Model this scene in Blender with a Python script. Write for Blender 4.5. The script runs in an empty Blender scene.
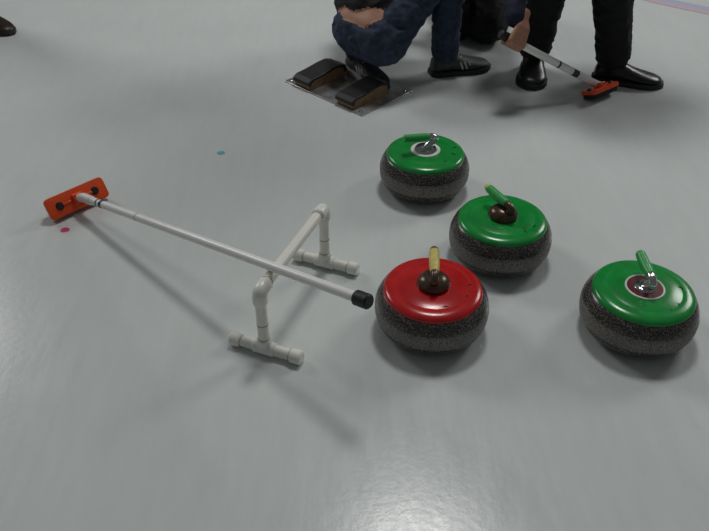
import bpy, bmesh, math, numpy as np
from mathutils import Vector, Matrix, noise
V=Vector
scene=bpy.context.scene
scene.view_settings.view_transform='Standard'
COL=scene.collection

# ---------------------------------------------------------------- materials
def mat(name,col,rough=.5,metal=0,spec=.5,var=0,vscale=20,bump=0,bscale=60,coat=0):
    m=bpy.data.materials.new(name); m.use_nodes=True
    nt=m.node_tree; b=nt.nodes['Principled BSDF']
    b.inputs['Base Color'].default_value=(*col,1)
    b.inputs['Roughness'].default_value=rough
    b.inputs['Metallic'].default_value=metal
    b.inputs['Specular IOR Level'].default_value=spec
    b.inputs['Coat Weight'].default_value=coat
    tc=nt.nodes.new('ShaderNodeTexCoord')
    if var:
        n=nt.nodes.new('ShaderNodeTexNoise'); n.inputs['Scale'].default_value=vscale; n.inputs['Detail'].default_value=6
        nt.links.new(tc.outputs['Object'],n.inputs['Vector'])
        r=nt.nodes.new('ShaderNodeValToRGB')
        r.color_ramp.elements[0].position=.3; r.color_ramp.elements[1].position=.7
        r.color_ramp.elements[0].color=(*[c*(1-var) for c in col],1)
        r.color_ramp.elements[1].color=(*[min(1,c*(1+var)) for c in col],1)
        nt.links.new(n.outputs['Fac'],r.inputs['Fac']); nt.links.new(r.outputs['Color'],b.inputs['Base Color'])
    if bump:
        n=nt.nodes.new('ShaderNodeTexNoise'); n.inputs['Scale'].default_value=bscale; n.inputs['Detail'].default_value=5
        nt.links.new(tc.outputs['Object'],n.inputs['Vector'])
        bp=nt.nodes.new('ShaderNodeBump'); bp.inputs['Strength'].default_value=bump; bp.inputs['Distance'].default_value=.01
        nt.links.new(n.outputs['Fac'],bp.inputs['Height']); nt.links.new(bp.outputs['Normal'],b.inputs['Normal'])
    return m

def granite_mat():
    m=bpy.data.materials.new('granite'); m.use_nodes=True
    nt=m.node_tree; N=nt.nodes; L=nt.links; b=N['Principled BSDF']
    tc=N.new('ShaderNodeTexCoord')
    v=N.new('ShaderNodeTexNoise'); v.inputs['Scale'].default_value=290; v.inputs['Detail'].default_value=3; v.inputs['Roughness'].default_value=.7
    L.new(tc.outputs['Object'],v.inputs['Vector'])
    r=N.new('ShaderNodeValToRGB'); e=r.color_ramp.elements
    e[0].position=.42; e[0].color=(.020,.018,.017,1); e[1].position=.68; e[1].color=(.36,.33,.30,1)
    k=e.new(.54); k.color=(.058,.052,.048,1)
    L.new(v.outputs['Fac'],r.inputs['Fac'])
    r2=N.new('ShaderNodeValToRGB'); e=r2.color_ramp.elements
    e[0].position=.38; e[0].color=(.05,.045,.042,1); e[1].position=.68; e[1].color=(.36,.33,.30,1)
    L.new(v.outputs['Fac'],r2.inputs['Fac'])
    sx=N.new('ShaderNodeSeparateXYZ'); L.new(tc.outputs['Object'],sx.inputs[0])
    band=N.new('ShaderNodeValToRGB'); e=band.color_ramp.elements
    e[0].position=.047; e[0].color=(0,0,0,1); e[1].position=.053; e[1].color=(1,1,1,1)
    k=e.new(.088); k.color=(1,1,1,1); k=e.new(.094); k.color=(0,0,0,1)
    L.new(sx.outputs['Z'],band.inputs['Fac'])
    mx=N.new('ShaderNodeMix'); mx.data_type='RGBA'
    L.new(band.outputs['Color'],mx.inputs['Factor']); L.new(r.outputs['Color'],mx.inputs[6]); L.new(r2.outputs['Color'],mx.inputs[7])
    L.new(mx.outputs[2],b.inputs['Base Color'])
    mr=N.new('ShaderNodeMapRange'); mr.inputs['To Min'].default_value=.22; mr.inputs['To Max'].default_value=.55
    L.new(band.outputs['Color'],mr.inputs['Value']); L.new(mr.outputs['Result'],b.inputs['Roughness'])
    return m

def ice_mat():
    m=bpy.data.materials.new('ice'); m.use_nodes=True
    nt=m.node_tree; N=nt.nodes; L=nt.links; b=N['Principled BSDF']
    tc=N.new('ShaderNodeTexCoord')
    n=N.new('ShaderNodeTexNoise'); n.inputs['Scale'].default_value=1.3; n.inputs['Detail'].default_value=8; n.inputs['Roughness'].default_value=.6
    L.new(tc.outputs['Object'],n.inputs['Vector'])
    r=N.new('ShaderNodeValToRGB'); e=r.color_ramp.elements
    e[0].position=.25; e[0].color=(.64,.675,.665,1); e[1].position=.75; e[1].color=(.71,.745,.735,1)
    L.new(n.outputs['Fac'],r.inputs['Fac'])
    n2=N.new('ShaderNodeTexNoise'); n2.inputs['Scale'].default_value=9; n2.inputs['Detail'].default_value=10; n2.inputs['Roughness'].default_value=.75
    mp=N.new('ShaderNodeMapping'); mp.inputs['Scale'].default_value=(3,.5,1); mp.inputs['Rotation'].default_value=(0,0,.35)
    L.new(tc.outputs['Object'],mp.inputs[0]); L.new(mp.outputs[0],n2.inputs['Vector'])
    fr=N.new('ShaderNodeMapRange'); fr.inputs['From Min'].default_value=.3; fr.inputs['From Max'].default_value=.7
    fr.inputs['To Min'].default_value=.97; fr.inputs['To Max'].default_value=1.03
    L.new(n2.outputs['Fac'],fr.inputs['Value'])
    sc=N.new('ShaderNodeVectorMath'); sc.operation='SCALE'
    L.new(r.outputs['Color'],sc.inputs[0]); L.new(fr.outputs['Result'],sc.inputs['Scale']); L.new(sc.outputs[0],b.inputs['Base Color'])
    mr=N.new('ShaderNodeMapRange'); mr.inputs['From Min'].default_value=.3; mr.inputs['From Max'].default_value=.7
    mr.inputs['To Min'].default_value=.14; mr.inputs['To Max'].default_value=.27
    L.new(n2.outputs['Fac'],mr.inputs['Value']); L.new(mr.outputs['Result'],b.inputs['Roughness'])
    n3=N.new('ShaderNodeTexNoise'); n3.inputs['Scale'].default_value=60; n3.inputs['Detail'].default_value=3
    L.new(tc.outputs['Object'],n3.inputs['Vector'])
    bp=N.new('ShaderNodeBump'); bp.inputs['Strength'].default_value=.03; bp.inputs['Distance'].default_value=.01
    L.new(n3.outputs['Fac'],bp.inputs['Height']); L.new(bp.outputs['Normal'],b.inputs['Normal'])
    b.inputs['IOR'].default_value=1.42
    return m

M={}
M['granite']=granite_mat(); M['ice']=ice_mat()
M['green']=mat('green_plastic',(.010,.29,.050),.2,var=.12,vscale=30)
M['red']=mat('red_plastic',(.54,.014,.016),.2,var=.12,vscale=30)
M['scuff']=mat('scuff_dark',(.03,.06,.03),.5)
M['gripgreen']=mat('grip_green',(.03,.40,.09),.35)
M['yellow']=mat('grip_yellow',(.66,.56,.14),.4,var=.15,vscale=60)
M['chrome']=mat('chrome',(.62,.62,.64),.16,1)
M['bronze']=mat('dark_bronze',(.10,.065,.045),.28,.6,var=.3,vscale=60)
M['whiteplastic']=mat('white_label',(.78,.78,.76),.4)
M['darkred']=mat('dark_red_ring',(.13,.01,.015),.35)
M['pvc']=mat('pvc_pipe',(.88,.87,.80),.35,var=.03,vscale=12)
M['pvcfit']=mat('pvc_fitting',(.90,.89,.84),.3)
M['glue']=mat('pvc_seam',(.42,.34,.20),.6)
M['ink']=mat('printed_ink',(.06,.06,.09),.5)
M['shaft']=mat('broom_shaft',(.88,.88,.86),.25)
M['blue']=mat('shaft_band',(.03,.035,.07),.35)
M['blackrub']=mat('black_rubber',(.012,.012,.012),.5,bump=.15,bscale=200)
M['orange']=mat('orange_plastic',(.84,.085,.016),.35,var=.08,vscale=40)
M['pad']=mat('brush_pad',(.03,.03,.03),.9,bump=.4,bscale=250)
M['steel']=mat('steel_plate',(.50,.50,.50),.28,.8,var=.3,vscale=25)
M['cork']=mat('tan_cork',(.30,.19,.10),.8,var=.3,vscale=90)
M['jeans']=mat('denim',(.026,.042,.080),.85,var=.5,vscale=35,bump=.5,bscale=45)
M['black']=mat('black_cloth',(.006,.006,.008),.85,var=.4,vscale=20,bump=.3,bscale=40)
M['navy']=mat('navy_cloth',(.008,.014,.035),.85,var=.3,vscale=20,bump=.3,bscale=40)
M['skin']=mat('skin',(.42,.20,.13),.5,var=.06,vscale=30)
M['hair']=mat('hair',(.02,.012,.008),.6,bump=.6,bscale=150)
M['hairb']=mat('hair_brown',(.07,.04,.02),.6,bump=.6,bscale=150)
M['eye']=mat('eye_white',(.7,.7,.68),.2)
M['iris']=mat('iris',(.03,.02,.015),.2)
M['lip']=mat('lips',(.35,.12,.09),.5)
M['leather']=mat('black_leather',(.008,.008,.008),.3)
M['sneaker']=mat('sneaker_grey',(.055,.055,.06),.6,var=.4,vscale=50)
M['sole']=mat('shoe_sole',(.015,.015,.015),.7)
M['solew']=mat('shoe_sole_pale',(.22,.22,.21),.6)
M['brownshoe']=mat('brown_shoe',(.03,.015,.01),.4)
M['lace']=mat('laces',(.50,.50,.50),.7)

# ---------------------------------------------------------------- helpers
def empty(name,loc=(0,0,0)):
    e=bpy.data.objects.new(name,None); e.location=loc; COL.objects.link(e); e.empty_display_size=.05; return e
def mkobj(name,me,parent=None,mats=(),smooth=True):
    o=bpy.data.objects.new(name,me); COL.objects.link(o)
    for m in mats: me.materials.append(m)
    if smooth:
        for p in me.polygons: p.use_smooth=True
    if parent: o.parent=parent
    return o
def from_bm(name,bm,parent,mats,smooth=True):
    me=bpy.data.meshes.new(name); bmesh.ops.recalc_face_normals(bm,faces=bm.faces); bm.to_mesh(me); bm.free()
    return mkobj(name,me,parent,mats,smooth)
def lathe(name,prof,parent,m,seg=96,sharp=35,matrix=None):
    bm=bmesh.new(); rings=[]
    for r,z in prof:
        if r<1e-6: rings.append([bm.verts.new((0,0,z))])
        else: rings.append([bm.verts.new((r*math.cos(2*math.pi*i/seg),r*math.sin(2*math.pi*i/seg),z)) for i in range(seg)])
    for a,b in zip(rings,rings[1:]):
        if len(a)==1 and len(b)==1: continue
        for i in range(seg):
            j=(i+1)%seg
            if len(a)==1: bm.faces.new((a[0],b[i],b[j]))
            elif len(b)==1: bm.faces.new((a[i],a[j],b[0]))
            else: bm.faces.new((a[i],a[j],b[j],b[i]))
    if matrix: bm.transform(matrix)
    bmesh.ops.recalc_face_normals(bm,faces=bm.faces)
    for e in bm.edges:
        if len(e.link_faces)==2 and e.calc_face_angle(0)>math.radians(sharp): e.smooth=False
    return from_bm(name,bm,parent,[m])
def zmat(a,b):
    a=V(a);b=V(b); q=(b-a).to_track_quat('Z','Y'); return Matrix.Translation(a)@q.to_matrix().to_4x4()
def rod(name,a,b,r,parent,m,r2=None,bev=.0015):
    L=(V(b)-V(a)).length; r2=r if r2 is None else r2
    return lathe(name,[(0,0),(r-bev,0),(r,bev),(r2,L-bev),(r2-bev,L),(0,L)],parent,m,seg=40,matrix=zmat(a,b))
def catmull(pts,n=8):
    P=[V(p) for p in pts]; P=[P[0]*2-P[1]]+P+[P[-1]*2-P[-2]]; out=[]
    for i in range(1,len(P)-2):
        for k in range(n):
            t=k/n; a,b,c,d=P[i-1:i+3]
            out.append(.5*((2*b)+(c-a)*t+(2*a-5*b+4*c-d)*t*t+(3*b-a-3*c+d)*t**3))
    out.append(P[-2]); return out
def tube(name,pts,rad,parent,m,seg=24,n=8,flat=1.0):
    """rad: list per control pt or float; rounded ends"""
    if not isinstance(rad,(list,tuple)): rad=[rad]*len(pts)
    C=catmull(pts,n); R=[]
    for i in range(len(C)):
        f=i/n; k=min(int(f),len(rad)-2); R.append(rad[k]+(rad[k+1]-rad[k])*(f-k))
    t0=(C[1]-C[0]).normalized(); t1=(C[-1]-C[-2]).normalized()
    r0,r1=R[0],R[-1]
    pre=[(C[0]-t0*r0*.45,r0*.45),(C[0]-t0*r0*.3,r0*.8)]
    post=[(C[-1]+t1*r1*.3,r1*.8),(C[-1]+t1*r1*.45,r1*.45)]
    seqC=[p for p,_ in pre]+C+[p for p,_ in post]; seqR=[r for _,r in pre]+R+[r for _,r in post]
    bm=bmesh.new(); rings=[]; up=V((0,0,1)) if abs(t0.z)<.9 else V((0,1,0))
    nrm=(up-t0*up.dot(t0)).normalized()
    for i,c in enumerate(seqC):
        a=seqC[max(0,i-1)]; b=seqC[min(len(seqC)-1,i+1)]; t=(b-a).normalized()
        nrm=(nrm-t*nrm.dot(t)).normalized(); bi=t.cross(nrm)
        rings.append([bm.verts.new(c+(nrm*math.cos(2*math.pi*k/seg)*flat+bi*math.sin(2*math.pi*k/seg))*seqR[i]) for k in range(seg)])
    for a,b in zip(rings,rings[1:]):
        for k in range(seg):
            j=(k+1)%seg; bm.faces.new((a[k],a[j],b[j],b[k]))
    bm.faces.new(rings[0]); bm.faces.new(rings[-1])
    return from_bm(name,bm,parent,[m])
def rbox(name,size,matrix,parent,m,bev=.004,seg=3):
    bm=bmesh.new(); bmesh.ops.create_cube(bm,size=1)
    bm.transform(Matrix.Diagonal((*size,1)))
    bmesh.ops.bevel(bm,geom=list(bm.edges),offset=bev,segments=seg,affect='EDGES',profile=.5)
    bm.transform(matrix); o=from_bm(name,bm,parent,[m]); 
    return o
def extr(name,outline,z0,z1,matrix,parent,m,bev=.003):
    bm=bmesh.new(); lo=[bm.verts.new((x,y,z0)) for x,y in outline]
    f=bm.faces.new(lo); r=bmesh.ops.extrude_face_region(bm,geom=[f])
    vs=[g for g in r['geom'] if isinstance(g,bmesh.types.BMVert)]
    bmesh.ops.translate(bm,verts=vs,vec=(0,0,z1-z0))
    if bev:
        es=[e for e in bm.edges if abs(e.verts[0].co.z-e.verts[1].co.z)<1e-6]
        bmesh.ops.bevel(bm,geom=es,offset=bev,segments=2,affect='EDGES',profile=.5)
    bmesh.ops.recalc_face_normals(bm,faces=bm.faces)
    for e in bm.edges:
        if len(e.link_faces)==2 and e.calc_face_angle(0)>math.radians(40): e.smooth=False
    bm.transform(matrix)
    return from_bm(name,bm,parent,[m])
def frame(o,x,y,z):
    m=Matrix.Identity(4)
    for i,a in enumerate((x,y,z)):
        for j in range(3): m[j][i]=a[j]
    m.translation=V(o); return m

_b=bmesh.new(); bmesh.ops.create_icosphere(_b,subdivisions=3,radius=1); ICO=[v.co.copy() for v in _b.verts]; _b.free()
def blob(name,caps,parent,mats,voxel=.01,smooth=6,fold=0,foldmats=()):
    big=bmesh.new()
    tmp=bpy.data.meshes.new('t')
    for c in caps:
        a,b,ra,rb=V(c[0]),V(c[1]),c[2],c[3]
        bm=bmesh.new()
        vs=[bm.verts.new(a+v*ra) for v in ICO]
        if (b-a).length>1e-5: vs+=[bm.verts.new(b+v*rb) for v in ICO]
        r=bmesh.ops.convex_hull(bm,input=vs)
        loose=[v for v in bm.verts if not v.link_faces]
        bmesh.ops.delete(bm,geom=loose,context='VERTS')
        bmesh.ops.recalc_face_normals(bm,faces=bm.faces)
        bm.to_mesh(tmp); bm.free(); big.from_mesh(tmp)
    me=bpy.data.meshes.new(name); big.to_mesh(me); big.free()
    o=bpy.data.objects.new(name,me); COL.objects.link(o)
    md=o.modifiers.new('r','REMESH'); md.mode='VOXEL'; md.voxel_size=voxel
    ms=o.modifiers.new('s','SMOOTH'); ms.iterations=smooth; ms.factor=.5
    dg=bpy.context.evaluated_depsgraph_get(); me2=bpy.data.meshes.new_from_object(o.evaluated_get(dg))
    o.modifiers.clear(); o.data=me2
    for m in mats: me2.materials.append(m)
    def label(P):
        best=np.full(len(P),1e9); lab=np.zeros(len(P),int)
        for c in caps:
            a=np.array(c[0],float); b=np.array(c[1],float); d=b-a; L=max(d@d,1e-9)
            t=np.clip(((P-a)@d)/L,0,1); q=a+t[:,None]*d
            dd=np.linalg.norm(P-q,axis=1)-(c[2]+(c[3]-c[2])*t)
            k=dd<best; best[k]=dd[k]; lab[k]=c[4]
        return lab
    n=len(me2.vertices); co=np.zeros(n*3); me2.vertices.foreach_get('co',co); co=co.reshape(-1,3)
    if fold:
        no=np.zeros(n*3); me2.vertices.foreach_get('normal',no); no=no.reshape(-1,3)
        lab=label(co)
        for i in range(n):
            if lab[i] in foldmats:
                p=V(co[i]); q=V((p.x*10,p.y*10,p.z*20))
                w=noise.noise(q*1.1)+.5*noise.noise(q*2.3+V((5,3,1)))
                co[i]+=no[i]*fold*(1-abs(w)*2.6)
        me2.vertices.foreach_set('co',co.reshape(-1))
    npoly=len(me2.polygons); pc=np.zeros(npoly*3); me2.polygons.foreach_get('center',pc)
    lab=label(pc.reshape(-1,3)); me2.polygons.foreach_set('material_index',lab.astype(np.int32))
    me2.polygons.foreach_set('use_smooth',np.ones(npoly,bool)); me2.update()
    if parent: o.parent=parent
    return o

# ---------------------------------------------------------------- camera / light / world
H=1.37; pitch=38.5
cam=bpy.data.cameras.new('camera'); co=bpy.data.objects.new('camera',cam); COL.objects.link(co)
cam.sensor_width=36; cam.lens=750/709*36; co.location=(0,0,H); co.rotation_euler=(math.radians(90-pitch),0,0)
scene.camera=co
w=bpy.data.worlds.new('world'); scene.world=w; w.use_nodes=True
w.node_tree.nodes['Background'].inputs[0].default_value=(.95,1,.99,1); w.node_tree.nodes['Background'].inputs[1].default_value=.085
def area(name,loc,target,size,power,col=(1,1,.98),spread=180):
    l=bpy.data.lights.new(name,'AREA'); l.energy=power; l.size=size; l.color=col; l.spread=math.radians(spread)
    o=bpy.data.objects.new(name,l); COL.objects.link(o); o.location=loc
    o.rotation_euler=(V(target)-V(loc)).to_track_quat('-Z','Y').to_euler()
area('arena_lamp',(.6,3.9,5.5),(.4,3.3,0),.95,84)
area('arena_lamp.001',(-6.5,7.5,5.5),(-.2,3.3,0),2.5,105,spread=140)
area('arena_lamp.002',(7.0,7.5,5.5),(.6,3.3,0),2.5,105,spread=140)

# ---------------------------------------------------------------- ice
bm=bmesh.new(); bmesh.ops.create_grid(bm,x_segments=4,y_segments=4,size=14)
bm.transform(Matrix.Translation((0,8,0)))
from_bm('floor',bm,None,[M['ice']],False)
def annulus(name,c,r0,r1,z,m,a0=0,a1=360,seg=200):
    bm=bmesh.new(); A=[];B=[]
    for i in range(seg+1):
        a=math.radians(a0+(a1-a0)*i/seg)
        A.append(bm.verts.new((c[0]+r0*math.cos(a),c[1]+r0*math.sin(a),z))); B.append(bm.verts.new((c[0]+r1*math.cos(a),c[1]+r1*math.sin(a),z)))
    for i in range(seg): bm.faces.new((A[i],B[i],B[i+1],A[i+1]))
    return from_bm(name,bm,None,[m],False)
ringb=mat('ice_paint_blue',(.52,.54,.70),.25); ringr=mat('ice_paint_red',(.68,.52,.60),.25)
hr=annulus('house_ring',(2.80,5.33),1.75,1.81,.0012,ringb); 
hr2=annulus('ring_edge',(2.80,5.33),1.81,1.86,.0012,ringr); hr2.parent=hr
def spot(name,x,y,rx,m):
    bm=bmesh.new(); vs=[]
    for i in range(40):
        a=2*math.pi*i/40; r=rx*(1+.18*noise.noise(V((math.cos(a)*1.5,math.sin(a)*1.5,x*7))))
        vs.append(bm.verts.new((x+r*math.cos(a)*1.2,y+r*math.sin(a),.0012)))
    bm.faces.new(vs); from_bm(name,bm,None,[m],False)
spot('paint_spot',-.903,1.90,.012,mat('pink_paint',(.75,.05,.25),.4))
spot('paint_spot.001',-.483,2.376,.012,mat('cyan_paint',(.16,.48,.66),.4))

# ---------------------------------------------------------------- stones
def stone(i,x,y,head,cap,grip,base):
    nm='curling_stone'+('' if i==0 else '.%03d'%i)
    e=empty(nm,(x,y,0)); R=.148
    prof=[(0,.004),(.074,.004),(.079,.001),(.088,.001),(.095,.004),(.117,.010),(.134,.023),(.1437,.041),(.1472,.057),(R,.071),(.1470,.087),(.1415,.104),(.1335,.118),(.125,.1255),(.114,.129),(0,.130)]
    P=catmull([(a,0,b) for a,b in prof],3); pr=[(max(0,p.x),p.z) for p in P]; pr[0]=(0,pr[0][1]); pr[-1]=(0,pr[-1][1])
    lathe('granite_body',pr,e,M['granite'],128,60)
    dz=.0105
    lathe('cap',[(a,b+dz) for a,b in [(0,.108),(.1240,.108),(.1275,.1125),(.1272,.117),(.1250,.1212),(.119,.1250),(.109,.1275),(.094,.1290),(.092,.1284),(.090,.1292),(.06,.1310),(.03,.1320),(0,.1322)]],e,M[cap],128,50)
    z=.1315+dz
    rnd=np.random.RandomState(i+3)
    for k in range(3):
        a=rnd.uniform(-1.3,.2)+ (0 if k else 0); rr=rnd.uniform(.08,.10); p=V((rr*math.cos(a),rr*math.sin(a),.1300+dz))
        q=p+V((rnd.uniform(-.014,.014),rnd.uniform(-.010,.010),.0002))
        tube('scuff_%d'%k,[p,(p+q)/2+V((.002,.003,.0002)),q],[.0008,.0012,.0007],e,M['scuff'],seg=8,n=4)
    if base=='label':
        lathe('white_ring',[(.026,z-.002),(.048,z-.0008),(.048,z+.0012),(.026,z+.002)],e,M['whiteplastic'],64)
        lathe('base_ring',[(0,z),(.036,z),(.037,z+.003),(.033,z+.008),(.022,z+.010),(0,z+.010)],e,M['chrome'],64)
        nm_='chrome'
    elif base=='redring':
        lathe('dark_ring',[(.02,z-.002),(.046,z-.0005),(.046,z+.0015),(.02,z+.002)],e,M['darkred'],64)
        lathe('white_ring',[(.044,z+.0012),(.0455,z+.003),(.049,z+.002),(.050,z-.002)],e,M['whiteplastic'],64)
        lathe('base_ring',[(0,z),(.026,z),(.027,z+.003),(.022,z+.007),(.014,z+.008),(0,z+.008)],e,M['chrome'],64)
        nm_='chrome'
    else:
        lathe('base_dome',[(0,z-.002),(.041,z-.002),(.043,z+.004),(.041,z+.014),(.034,z+.023),(.023,z+.029),(.010,z+.031),(0,z+.031)],e,M['bronze'],64)
        nm_='bronze'
    d=V((math.cos(math.radians(head)),math.sin(math.radians(head)),0))
    def L(a,h): return V((0,0,h))+d*a
    tube('gooseneck',[L(.004,z),L(-.010,z+.015),L(-.028,z+.028),L(-.032,z+.038),L(-.018,z+.045),L(-.002,z+.046)],[.013,.012,.0105,.010,.0105,.0105],e,M[nm_])
    tube('grip',[L(-.006,z+.046),L(.02,z+.047),L(.05,z+.049),L(.072,z+.052)],[.0115,.0135,.0135,.0125],e,M[grip])
    if grip=='yellow' : tube('grip_tip',[L(.070,z+.0515),L(.079,z+.053)],[.0118,.0108],e,M['bronze'])
    if i==2: tube('grip_tip',[L(.072,z+.0515),L(.082,z+.0535)],[.0118,.0100],e,M['yellow'])
    return e
stone(0,.201,1.466,86,'red','yellow','dome')
stone(1,.232,2.152,196,'green','gripgreen','label')
stone(2,.426,1.774,120,'green','gripgreen','dome')
stone(3,.737,1.455,92,'green','gripgreen','redring')

# ---------------------------------------------------------------- pvc stand
st=empty('pvc_broom_stand',(0,0,0))
n0=V((-.228,1.364,0)); f0=V((-.086,1.718,0)); zc=.205; rp=.0145; rf=.0188
cd=(f0-n0).normalized(); fd=V((cd.y,-cd.x,0))
for k,(c,s) in enumerate(((n0,1),(f0,-1))):
    z=V((0,0,rf))
    a=c-fd*.095+z; b=c+fd*.10+z
    rod('foot_pipe_%d'%k,a,b,rp,st,M['pvc'])
    for q,(p,dd) in enumerate(((a,1),(b,-1))):
        rod('end_cap_%d_%d'%(k,q),p-fd*dd*.004,p+fd*dd*.028,rf,st,M['pvcfit'],bev=.004)
        rod('seam_%d_%d'%(k,q),p+fd*dd*.028,p+fd*dd*.0295,rp+.0012,st,M['glue'],bev=.0003)
    rod('tee_%d'%k,c-fd*.030+z,c+fd*.030+z,rf,st,M['pvcfit'],bev=.003)
    rod('tee_neck_%d'%k,c+z,c+V((0,0,rf+.034)),rf,st,M['pvcfit'],bev=.003)
    rod('leg_%d'%k,c+z,c+V((0,0,zc-.03)),rp,st,M['pvc'])
    rod('leg_seam_%d'%k,c+V((0,0,rf+.034)),c+V((0,0,rf+.036)),rp+.001,st,M['glue'],bev=.0003)
    t=V((0,0,zc))
    tube('elbow_%d'%k,[c+t-V((0,0,.034)),c+t-V((0,0,.017)),c+t-V((0,0,.004))+cd*s*.004,c+t+cd*s*.017,c+t+cd*s*.034],rf,st,M['pvcfit'],seg=40)
    rod('ink_mark_%d'%k,c+V((0,0,.10)),c+V((0,0,.103)),rp+.0004,st,M['glue'],bev=.0001)
    rod('bar_seam_%d'%k,c+t+cd*s*.042,c+t+cd*s*.0435,rp+.001,st,M['glue'],bev=.0003)
rod('crossbar',n0+V((0,0,zc))+cd*.02,f0+V((0,0,zc))-cd*.02,rp,st,M['pvc'])

# ---------------------------------------------------------------- brooms
def broom(nm,c,Lx,N,p0,p1,sz=(.20,.060),gripfrom=None,bands=(),sr=.0122):
    e=empty(nm,(0,0,0)); c=V(c); Lx=V(Lx).normalized(); N=V(N); N=(N-Lx*N.dot(Lx)).normalized(); S=N.cross(Lx)
    m=frame(c,Lx,S,N)
    hl,hw=sz[0]/2,sz[1]/2; r=.014; out=[]
    for cx,cy,a0 in ((hl-r,hw-r,0),(-hl+r,hw-r,90),(-hl+r,-hw+r,180),(hl-r,-hw+r,270)):
        for k in range(7):
            a=math.radians(a0+15*k); out.append((cx+r*math.cos(a),cy+r*math.sin(a)))
    extr('head_plate',out,-.008,.008,m,e,M['orange'])
    o2=[(x*.93,y*.86) for x,y in out]
    extr('brush_pad',o2,-.026,-.008,m,e,M['pad'])
    for s in (-1,1):
        lathe('bolt_%d'%(s+1),[(0,.014),(.009,.014),(.0115,.011),(.0135,.008),(.0135,.006),(0,.006)],e,M['blackrub'],24,30,matrix=m@Matrix.Translation((s*.062,0,0)))
        rbox('rib_%d'%(s+1),(.05,.008,.006),m@Matrix.Translation((s*.035,0,.009)),e,M['orange'],.002)
    rbox('socket_block',(.036,.034,.022),m@Matrix.Translation((0,0,.014)),e,M['orange'],.005)
    p0=V(p0);p1=V(p1);d=(p1-p0).normalized(); Lh=(p1-p0).length
    tube('ferrule',[c+N*.016,p0,p0+d*.05],[.012,.0148,.0145],e,M['whiteplastic'])
    rod('shaft',p0+d*.02,p1,sr,e,M['shaft'])
    for k,(a,b,mm) in enumerate(bands): rod('band_%d'%k,p0+d*a,p0+d*b,sr+.0003,e,M[mm],bev=.0002)
    if gripfrom: rod('foam_grip',p0+d*gripfrom,p1,.0145,e,M['blackrub'])
    rod('end_cap',p1-d*.03,p1+d*.012,.0178,e,M['blackrub'],bev=.004)
    return e
broom('curling_broom',(-.890,2.015,.042),(.69,.72,0),(.76*.86,-.65*.86,.5),(-.855,1.986,.064),(.024,1.233,.291),sz=(.205,.07),
      bands=((.085,.092,'ink'),(.104,.118,'blue'),(.30,.302,'ink')))
hp=V((.600,2.75,.270)); b0=V((.975,2.84,.055)); bd=(hp-b0).normalized()
broom('curling_broom.001',(.998,2.835,.036),(.80,.60,0),(-.35,.2,.95),b0,b0+bd*.495,sz=(.16,.075),
      bands=((.10,.13,'blue'),(.2,.21,'ink')),sr=.0145)

# ---------------------------------------------------------------- hack
hk=empty('curling_hack',(0,0,0))
e1=V((.715,-.699,0)); e2=V((.699,.715,0)); c0=V((-.0285,2.923,0))
hm=frame(c0,e1,e2,V((0,0,1)))
rbox('steel_plate',(.453,.303,.006),hm@Matrix.Translation((0,0,.003)),hk,M['steel'],.002)
for k,s in enumerate((-1,1)):
    bmx=hm@Matrix.Translation((s*.125,-.040,.006))@Matrix.Diagonal((1,1,.72,1))
    W=.092; prof=[(-.10,0),(-.105,.02),(-.10,.045),(-.085,.055),(-.04,.058),(.03,.070),(.07,.072),(.098,.06),(.108,.03),(.108,0)]
    bm=bmesh.new(); rows=[]
    for j,(wx,sc) in enumerate(((-.5,.93),(-.46,1),(.46,1),(.5,.93))):
        rows.append([bm.verts.new((wx*W,y*sc,z*sc)) for y,z in prof])
    for a,b in zip(rows,rows[1:]):
        for i in range(len(prof)):
            j=(i+1)%len(prof); bm.faces.new((a[i],a[j],b[j],b[i]))
    bm.faces.new(rows[0]); bm.faces.new(rows[-1]); bm.transform(bmx)
    from_bm('foothold_%d'%k,bm,hk,[M['cork']],False)
    bm=bmesh.new(); rows=[]
    top=[(-.112,.03),(-.110,.048),(-.09,.062),(-.04,.066),(.03,.078),(.075,.081),(.106,.068),(.118,.034)]
    low=[(y*.9,z-.010) for y,z in reversed(top)]; pp=top+low
    for wx in (-.53,-.49,.49,.53):
        s2=.97 if abs(wx)>.51 else 1
        rows.append([bm.verts.new((wx*W,y*s2,z*s2)) for y,z in pp])
    for a,b in zip(rows,rows[1:]):
        for i in range(len(pp)):
            j=(i+1)%len(pp); bm.faces.new((a[i],a[j],b[j],b[i]))
    bm.faces.new(rows[0]); bm.faces.new(rows[-1]); bm.transform(bmx)
    from_bm('rubber_top_%d'%k,bm,hk,[M['blackrub']],False)
for k,(a,b) in enumerate(((-.2,-.13),(.2,-.13),(-.2,.13),(.2,.13),(0,.13))):
    lathe('screw_%d'%k,[(0,.010),(.005,.009),(.008,.006),(0,.005)],hk,M['chrome'],20,matrix=hm@Matrix.Translation((a,b,0)))

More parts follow.
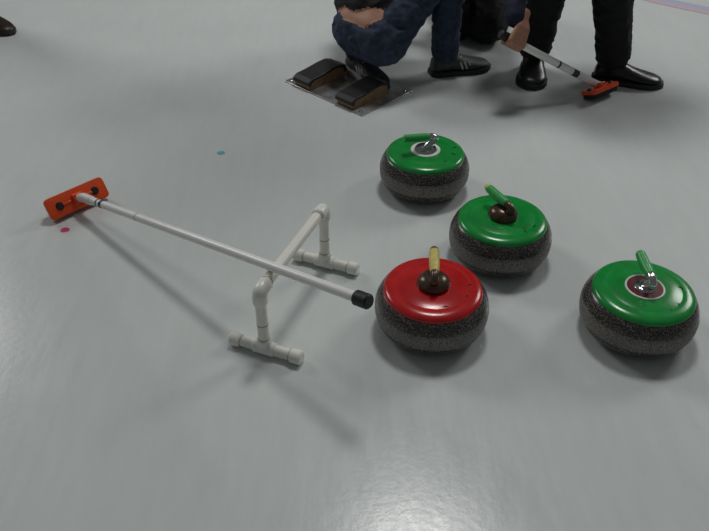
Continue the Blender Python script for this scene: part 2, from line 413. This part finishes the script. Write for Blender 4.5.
# ---------------------------------------------------------------- people
def shoe(nm,ankle,d,parent,mu,ms,L=.285,pitch=0,z0=0,laces=False,W=1):
    d=V((d[0],d[1],0)).normalized(); s=V((d.y,-d.x,0))
    o=V((ankle[0],ankle[1],z0))-d*(L*.22)
    mtx=frame(o,s,d,V((0,0,1)))@Matrix.Diagonal((W,1,1,1))
    if pitch: mtx=mtx@Matrix.Translation((0,L*.75,0))@Matrix.Rotation(-math.radians(pitch),4,'X')@Matrix.Translation((0,-L*.75,0))
    sec=[(0,.018,.050),(.03,.030,.075),(.10,.036,.092),(.22,.038,.098),(.33,.038,.096),(.43,.040,.083),(.55,.045,.068),(.68,.049,.057),(.80,.048,.049),(.90,.040,.043),(.96,.028,.036),(1.0,.012,.024)]
    bm=bmesh.new(); rings=[]; K=20
    for t,w,h in sec:
        ring=[]
        for i in range(K):
            a=2*math.pi*i/K; cx=math.cos(a); sz=math.sin(a)
            x=w*math.copysign(abs(cx)**.75,cx)*(1-.25*max(0,sz)); zz=.016+(h-.016)*(.5+.5*math.copysign(abs(sz)**.8,sz))
            ring.append(bm.verts.new((x,t*L,zz)))
        rings.append(ring)
    for a,b in zip(rings,rings[1:]):
        for i in range(K):
            j=(i+1)%K; bm.faces.new((a[i],a[j],b[j],b[i]))
    bm.faces.new(rings[0]); bm.faces.new(rings[-1])
    bm.transform(mtx); from_bm(nm+'_upper',bm,parent,[mu])
    left=[(-(w*1.08+.002),t*L) for t,w,h in sec]; right=[((w*1.08+.002),t*L) for t,w,h in reversed(sec)]
    left[0]=(left[0][0],-.006); right[-1]=(right[-1][0],-.006); left[-1]=(left[-1][0],L+.005); right[0]=(right[0][0],L+.005)
    extr(nm+'_sole',left+right,0,.022,mtx,parent,ms,bev=.003)
    if laces:
        for k in range(5):
            t=.36+.055*k; h=.094-.0085*k*1.15
            rbox(nm+'_lace_%d'%k,(.040,.006,.004),mtx@Matrix.Translation((0,t*L,h)),parent,M['lace'],.001)
        for s_ in (-1,1):
            for k in range(3):
                rbox(nm+'_stripe_%d_%d'%(s_+1,k),(.003,.008,.035),mtx@Matrix.Translation((s_*.043,(.45+.07*k)*L,.045))@Matrix.Rotation(.4,4,'X'),parent,M['lace'],.001)

def hand_grip(nm,center,axis,toward,parent,r=.0145,flip=1,K=.9):
    X=V(axis).normalized(); Z=V(toward); Z=(Z-X*Z.dot(X)).normalized(); Y=Z.cross(X)*flip
    f=lambda x,y,z: V(center)+X*x*K+Y*y+Z*z*K
    caps=[]; q=r+.010
    for i,(xx,sc) in enumerate(((-.033,.95),(-.011,1.05),(.011,1.0),(.032,.85))):
        pts=[(q+.004,-.012),(q*.45,-q-.002),(-q*.75,-q*.85),(-q-.002,.004*sc),(-q*.75,.019*sc)]
        rr=[.0094,.0092,.0086,.008,.007]
        for k in range(4): caps.append((f(xx,*pts[k]),f(xx,*pts[k+1]),rr[k]*(.9+.1*sc),rr[k+1]*(.9+.1*sc),0))
        caps.append((f(xx,q+.004,-.012),f(xx*.65,q+.004,.055),.0115,.0125,0))
    caps.append((f(-.02,q+.004,.03),f(.02,q+.004,.03),.0125,.0125,0))
    caps.append((f(-.015,q+.002,.058),f(-.005,.010,.085),.017,.020,0)); caps.append((f(.015,q+.002,.058),f(.005,.010,.085),.015,.020,0))
    caps.append((f(-.024,q,.045),f(-.046,.004,.030),.0135,.011,0)); caps.append((f(-.046,.004,.030),f(-.040,-q,.022),.0108,.0095,0)); caps.append((f(-.040,-q,.022),f(-.022,-q-.010,.012),.0095,.008,0))
    caps.append((f(0,.010,.085),f(0,.006,.115),.0205,.022,0))
    blob(nm,caps,parent,[M['skin']],voxel=.003,smooth=3)
    return f(0,.006,.115)
def hand_open(nm,wrist,direc,across,parent):
    D=V(direc).normalized(); A=V(across); A=(A-D*A.dot(D)).normalized(); C=D.cross(A)
    f=lambda a,d,c: V(wrist)+A*a+D*d+C*c
    caps=[(f(0,-.02,0),f(0,.02,0),.026,.024,0)]
    for i,(a,l,cl) in enumerate(((-.030,.072,.012),(-.010,.082,.016),(.011,.077,.018),(.031,.060,.020))):
        k=f(a,.095,.0)
        caps.append((f(a*.55,.015,0),k,.014,.0105,0))
        p1=f(a*1.05,.095+l*.42,cl*.5); p2=f(a*1.08,.095+l*.72,cl*1.5); p3=f(a*1.05,.095+l*.92,cl*2.6)
        caps+= [(k,p1,.0098,.009,0),(p1,p2,.009,.0083,0),(p2,p3,.0083,.0072,0)]
    t1=f(-.042,.055,.014); t2=f(-.056,.085,.024); t3=f(-.058,.11,.032)
    caps+=[(f(-.016,.02,.003),t1,.016,.0125,0),(t1,t2,.012,.0105,0),(t2,t3,.0105,.0085,0)]
    blob(nm,caps,parent,[M['skin']],voxel=.0035,smooth=3)
def head(nm,c,face,up,parent,hair):
    F=V(face).normalized(); U=V(up); U=(U-F*U.dot(F)).normalized(); R=F.cross(U)
    f=lambda r,u,d: V(c)+R*r+U*u+F*d
    caps=[(f(0,.035,-.02),f(0,.03,.012),.084,.078,0),(f(-.012,-.03,.02),f(.012,-.03,.02),.060,.060,0),
          (f(0,-.03,.03),f(0,-.088,.052),.050,.024,0),(f(-.03,-.06,.02),f(.03,-.06,.02),.036,.036,0),
          (f(0,.02,.088),f(0,-.025,.108),.008,.0125,0),(f(-.012,-.028,.094),f(.012,-.028,.094),.008,.008,0),
          (f(-.04,.030,.073),f(.04,.030,.073),.011,.011,0),
          (f(-.076,.015,-.005),f(-.080,-.02,-.005),.014,.009,0),(f(.076,.015,-.005),f(.080,-.02,-.005),.014,.009,0)]
    blob(nm,caps,parent,[M['skin']],voxel=.005,smooth=3)
    for s in (-1,1):
        for (nn,rr,dd,mm) in (('eye',.0125,.074,'eye'),('iris',.0065,.0820,'iris')):
            bm=bmesh.new(); bmesh.ops.create_uvsphere(bm,u_segments=20,v_segments=12,radius=rr); bm.transform(Matrix.Translation(f(s*.032,.006,dd)))
            from_bm('%s_%d'%(nn,s+1),bm,parent,[M[mm]])
    tube('mouth',[f(-.022,-.055,.079),f(0,-.057,.087),f(.022,-.055,.079)],[.003,.0055,.003],parent,M['lip'])
    blob('hair',[(f(0,.048,-.028),f(0,.055,.008),.088,.079,0),(f(0,.0,-.045),f(0,-.03,-.045),.070,.055,0),(f(-.03,.075,.045),f(.03,.075,.045),.036,.036,0)],parent,[hair],voxel=.006,smooth=3)

def person(nm,J,clothes,hair,face,shoes,handL,handR,sk=None,leg=(.092,.068,.064,.056),bodyvox=.009,hipr=.118):
    e=empty(nm,(0,0,0)); g={k:V(v) for k,v in J.items()}
    lat=(g['hipL']-g['hipR']).normalized(); slat=(g['shL']-g['shR']).normalized()
    pel=(g['hipL']+g['hipR'])/2; ch=g['chest']; up=(ch-pel).normalized()
    wa=pel.lerp(ch,.36); be=pel.lerp(ch,.62)
    a,b,c,d=leg
    C=[(g['hipL'],g['hipR'],hipr,hipr,0),
       (g['hipL'],g['knL'],a+.012,b,0),(g['knL'],g['anL'],c,d,0),(g['hipR'],g['knR'],a+.012,b,0),(g['knR'],g['anR'],c,d,0),
       (g['knL'].lerp(g['anL'],.25),g['knL'].lerp(g['anL'],.4),c+.004,c,0),(g['knR'].lerp(g['anR'],.25),g['knR'].lerp(g['anR'],.4),c+.004,c,0)]
    if sk:
        s0,s1=sk; q=lambda t,wd,r,l:(pel.lerp(ch,t)+lat*wd,pel.lerp(ch,t)-lat*wd,r,r,l)
        C+=[q(s0,.055,.108,2),q((s0+s1)/2,.055,.106,2),q(s1,.05,.102,2)]
        w2=pel.lerp(ch,s1+.11)
        C+=[(w2+slat*.060,w2-slat*.060,.118,.118,1)]
    else:
        C+=[(pel,wa-up*.03,.13,.12,0),(wa+lat*.055,wa-lat*.055,.105,.105,0)]
        w2=pel.lerp(ch,.50); C+=[(w2+slat*.060,w2-slat*.060,.116,.116,1)]
    C+=[(w2,be,.13,.13,1),(be+slat*.07,be-slat*.07,.12,.12,1),(be+slat*.07,ch+slat*.085,.12,.118,1),(be-slat*.07,ch-slat*.085,.12,.118,1),
        (ch+slat*.085,ch-slat*.085,.118,.118,1),(g['shL'],g['shR'],.068,.068,1),(ch,g['neck'],.09,.062,1),(g['neck'],g['head']-(g['head']-g['neck']).normalized()*.03,.056,.052,2)]
    for s in 'LR':
        C+=[(g['sh'+s],g['el'+s],.064,.050,1),(g['el'+s],g['wr'+s],.050,.038,1)]
    blob('body',C,e,[clothes[0],clothes[1],M['skin']],voxel=bodyvox,smooth=5,fold=.006,foldmats=(0,1))
    head('head',g['head'],face,(g['head']-g['neck']),e,hair)
    for s,sp in (('L',shoes[0]),('R',shoes[1])):
        shoe('shoe_'+s,(g['an'+s].x,g['an'+s].y),sp['d'],e,sp['u'],sp['s'],L=sp.get('L',.285),pitch=sp.get('p',0),z0=sp.get('z',0),laces=sp.get('l',False),W=sp.get('W',1))
        an=g['an'+s]; base=V((an.x,an.y,.06))
        blob('sock_'+s,[(an,base,.040,.036,0)],e,[M['black']],voxel=.006)
    for s,h in (('L',handL),('R',handR)):
        if h: hand_open('hand_'+s,g['wr'+s],h[0],h[1],e)
    return e

# crouching person in jeans
person('crouching_person',dict(hipL=(.014,2.990,.226),hipR=(.112,2.880,.224),chest=(.13,3.24,.50),neck=(.16,3.34,.62),head=(.19,3.41,.73),
    shL=(.01,3.38,.55),shR=(.27,3.15,.55),elL=(.10,3.52,.37),elR=(.41,3.24,.64),wrL=(.27,3.44,.35),wrR=(.40,3.12,.60),
    knL=(.30,3.18,.34),anL=(.012,3.045,.125),knR=(.375,3.05,.50),anR=(.385,3.06,.105)),
    [M['jeans'],M['black']],M['hairb'],(.75,.6,-.35),
    [dict(d=(.55,-.80),u=M['sneaker'],s=M['solew'],l=True,z=.008,L=.26),dict(d=(.85,.25),u=M['sneaker'],s=M['sole'],l=True,L=.27,W=1.1)],
    ((.6,-.2,-.5),(0,1,0)),((-.1,-.8,-.45),(1,0,0)),sk=(.05,.17),hipr=.104,leg=(.086,.068,.064,.056))
# standing person, black trousers
person('standing_person',dict(hipL=(1.03,3.12,.92),hipR=(.85,3.12,.92),chest=(.94,3.06,1.36),neck=(.94,3.03,1.50),head=(.94,2.97,1.63),
    shL=(1.13,3.06,1.43),shR=(.75,3.06,1.43),elL=(1.22,3.04,1.16),elR=(.67,3.04,1.17),wrL=(1.06,2.86,1.07),wrR=(.83,2.86,1.08),
    knL=(1.00,3.02,.50),anL=(1.075,2.985,.115),knR=(.795,3.07,.50),anR=(.772,3.09,.115)),
    [M['black'],M['navy']],M['hair'],(-.2,-.8,-.5),
    [dict(d=(.93,-.26),u=M['leather'],s=M['sole'],L=.28,W=1.1),dict(d=(-.20,-1),u=M['leather'],s=M['sole'],L=.26,W=1.2)],
    ((-.5,-.6,-.5),(0,0,1)),((.4,-.7,-.2),(0,0,1)),leg=(.10,.082,.080,.068))
# kneeling person reaching for a broom
wr=hp+V((.004,.03,.075))
kp=person('kneeling_person',dict(hipL=(.66,3.74,.28),hipR=(.48,3.74,.28),chest=(.54,3.28,.58),neck=(.55,3.16,.71),head=(.56,3.06,.82),
    shL=(.675,3.22,.62),shR=(.41,3.32,.66),elL=(.630,2.96,.50),elR=(.39,3.52,.46),wrL=wr,wrR=(.47,3.56,.24),
    knL=(.622,3.41,.088),anL=(.62,3.80,.075),knR=(.48,3.46,.088),anR=(.50,3.82,.075)),
    [M['black'],M['navy']],M['hair'],(.1,-.8,-.6),
    [dict(d=(0,1),u=M['leather'],s=M['sole'],L=.26),dict(d=(0,1),u=M['leather'],s=M['sole'],L=.26)],
    None,((.05,-.6,-.35),(1,0,0)),leg=(.09,.088,.074,.055))
hand_grip('hand_L',hp,bd,wr-hp,kp)
# onlooker at the left edge
X0=.03
person('onlooker_person',{k:(v[0]+X0,v[1],v[2]) for k,v in dict(hipL=(-1.92,3.58,.92),hipR=(-2.06,3.72,.92),chest=(-1.97,3.64,1.36),neck=(-1.96,3.63,1.50),head=(-1.92,3.59,1.63),
    shL=(-1.84,3.77,1.43),shR=(-2.10,3.51,1.43),elL=(-1.76,3.85,1.16),elR=(-2.16,3.42,1.16),wrL=(-1.66,3.78,.93),wrR=(-2.06,3.36,.93),
    knL=(-1.87,3.63,.50),anL=(-1.845,3.62,.115),knR=(-2.09,3.75,.50),anR=(-2.09,3.78,.115)).items()},
    [M['black'],M['navy']],M['hairb'],(.6,-.6,-.4),
    [dict(d=(.75,-.55),u=M['brownshoe'],s=M['sole']),dict(d=(.5,-.7),u=M['brownshoe'],s=M['sole'])],
    ((.2,-.2,-1),(1,-1,0)),((.2,-.2,-1),(1,-1,0)),leg=(.10,.08,.075,.066))
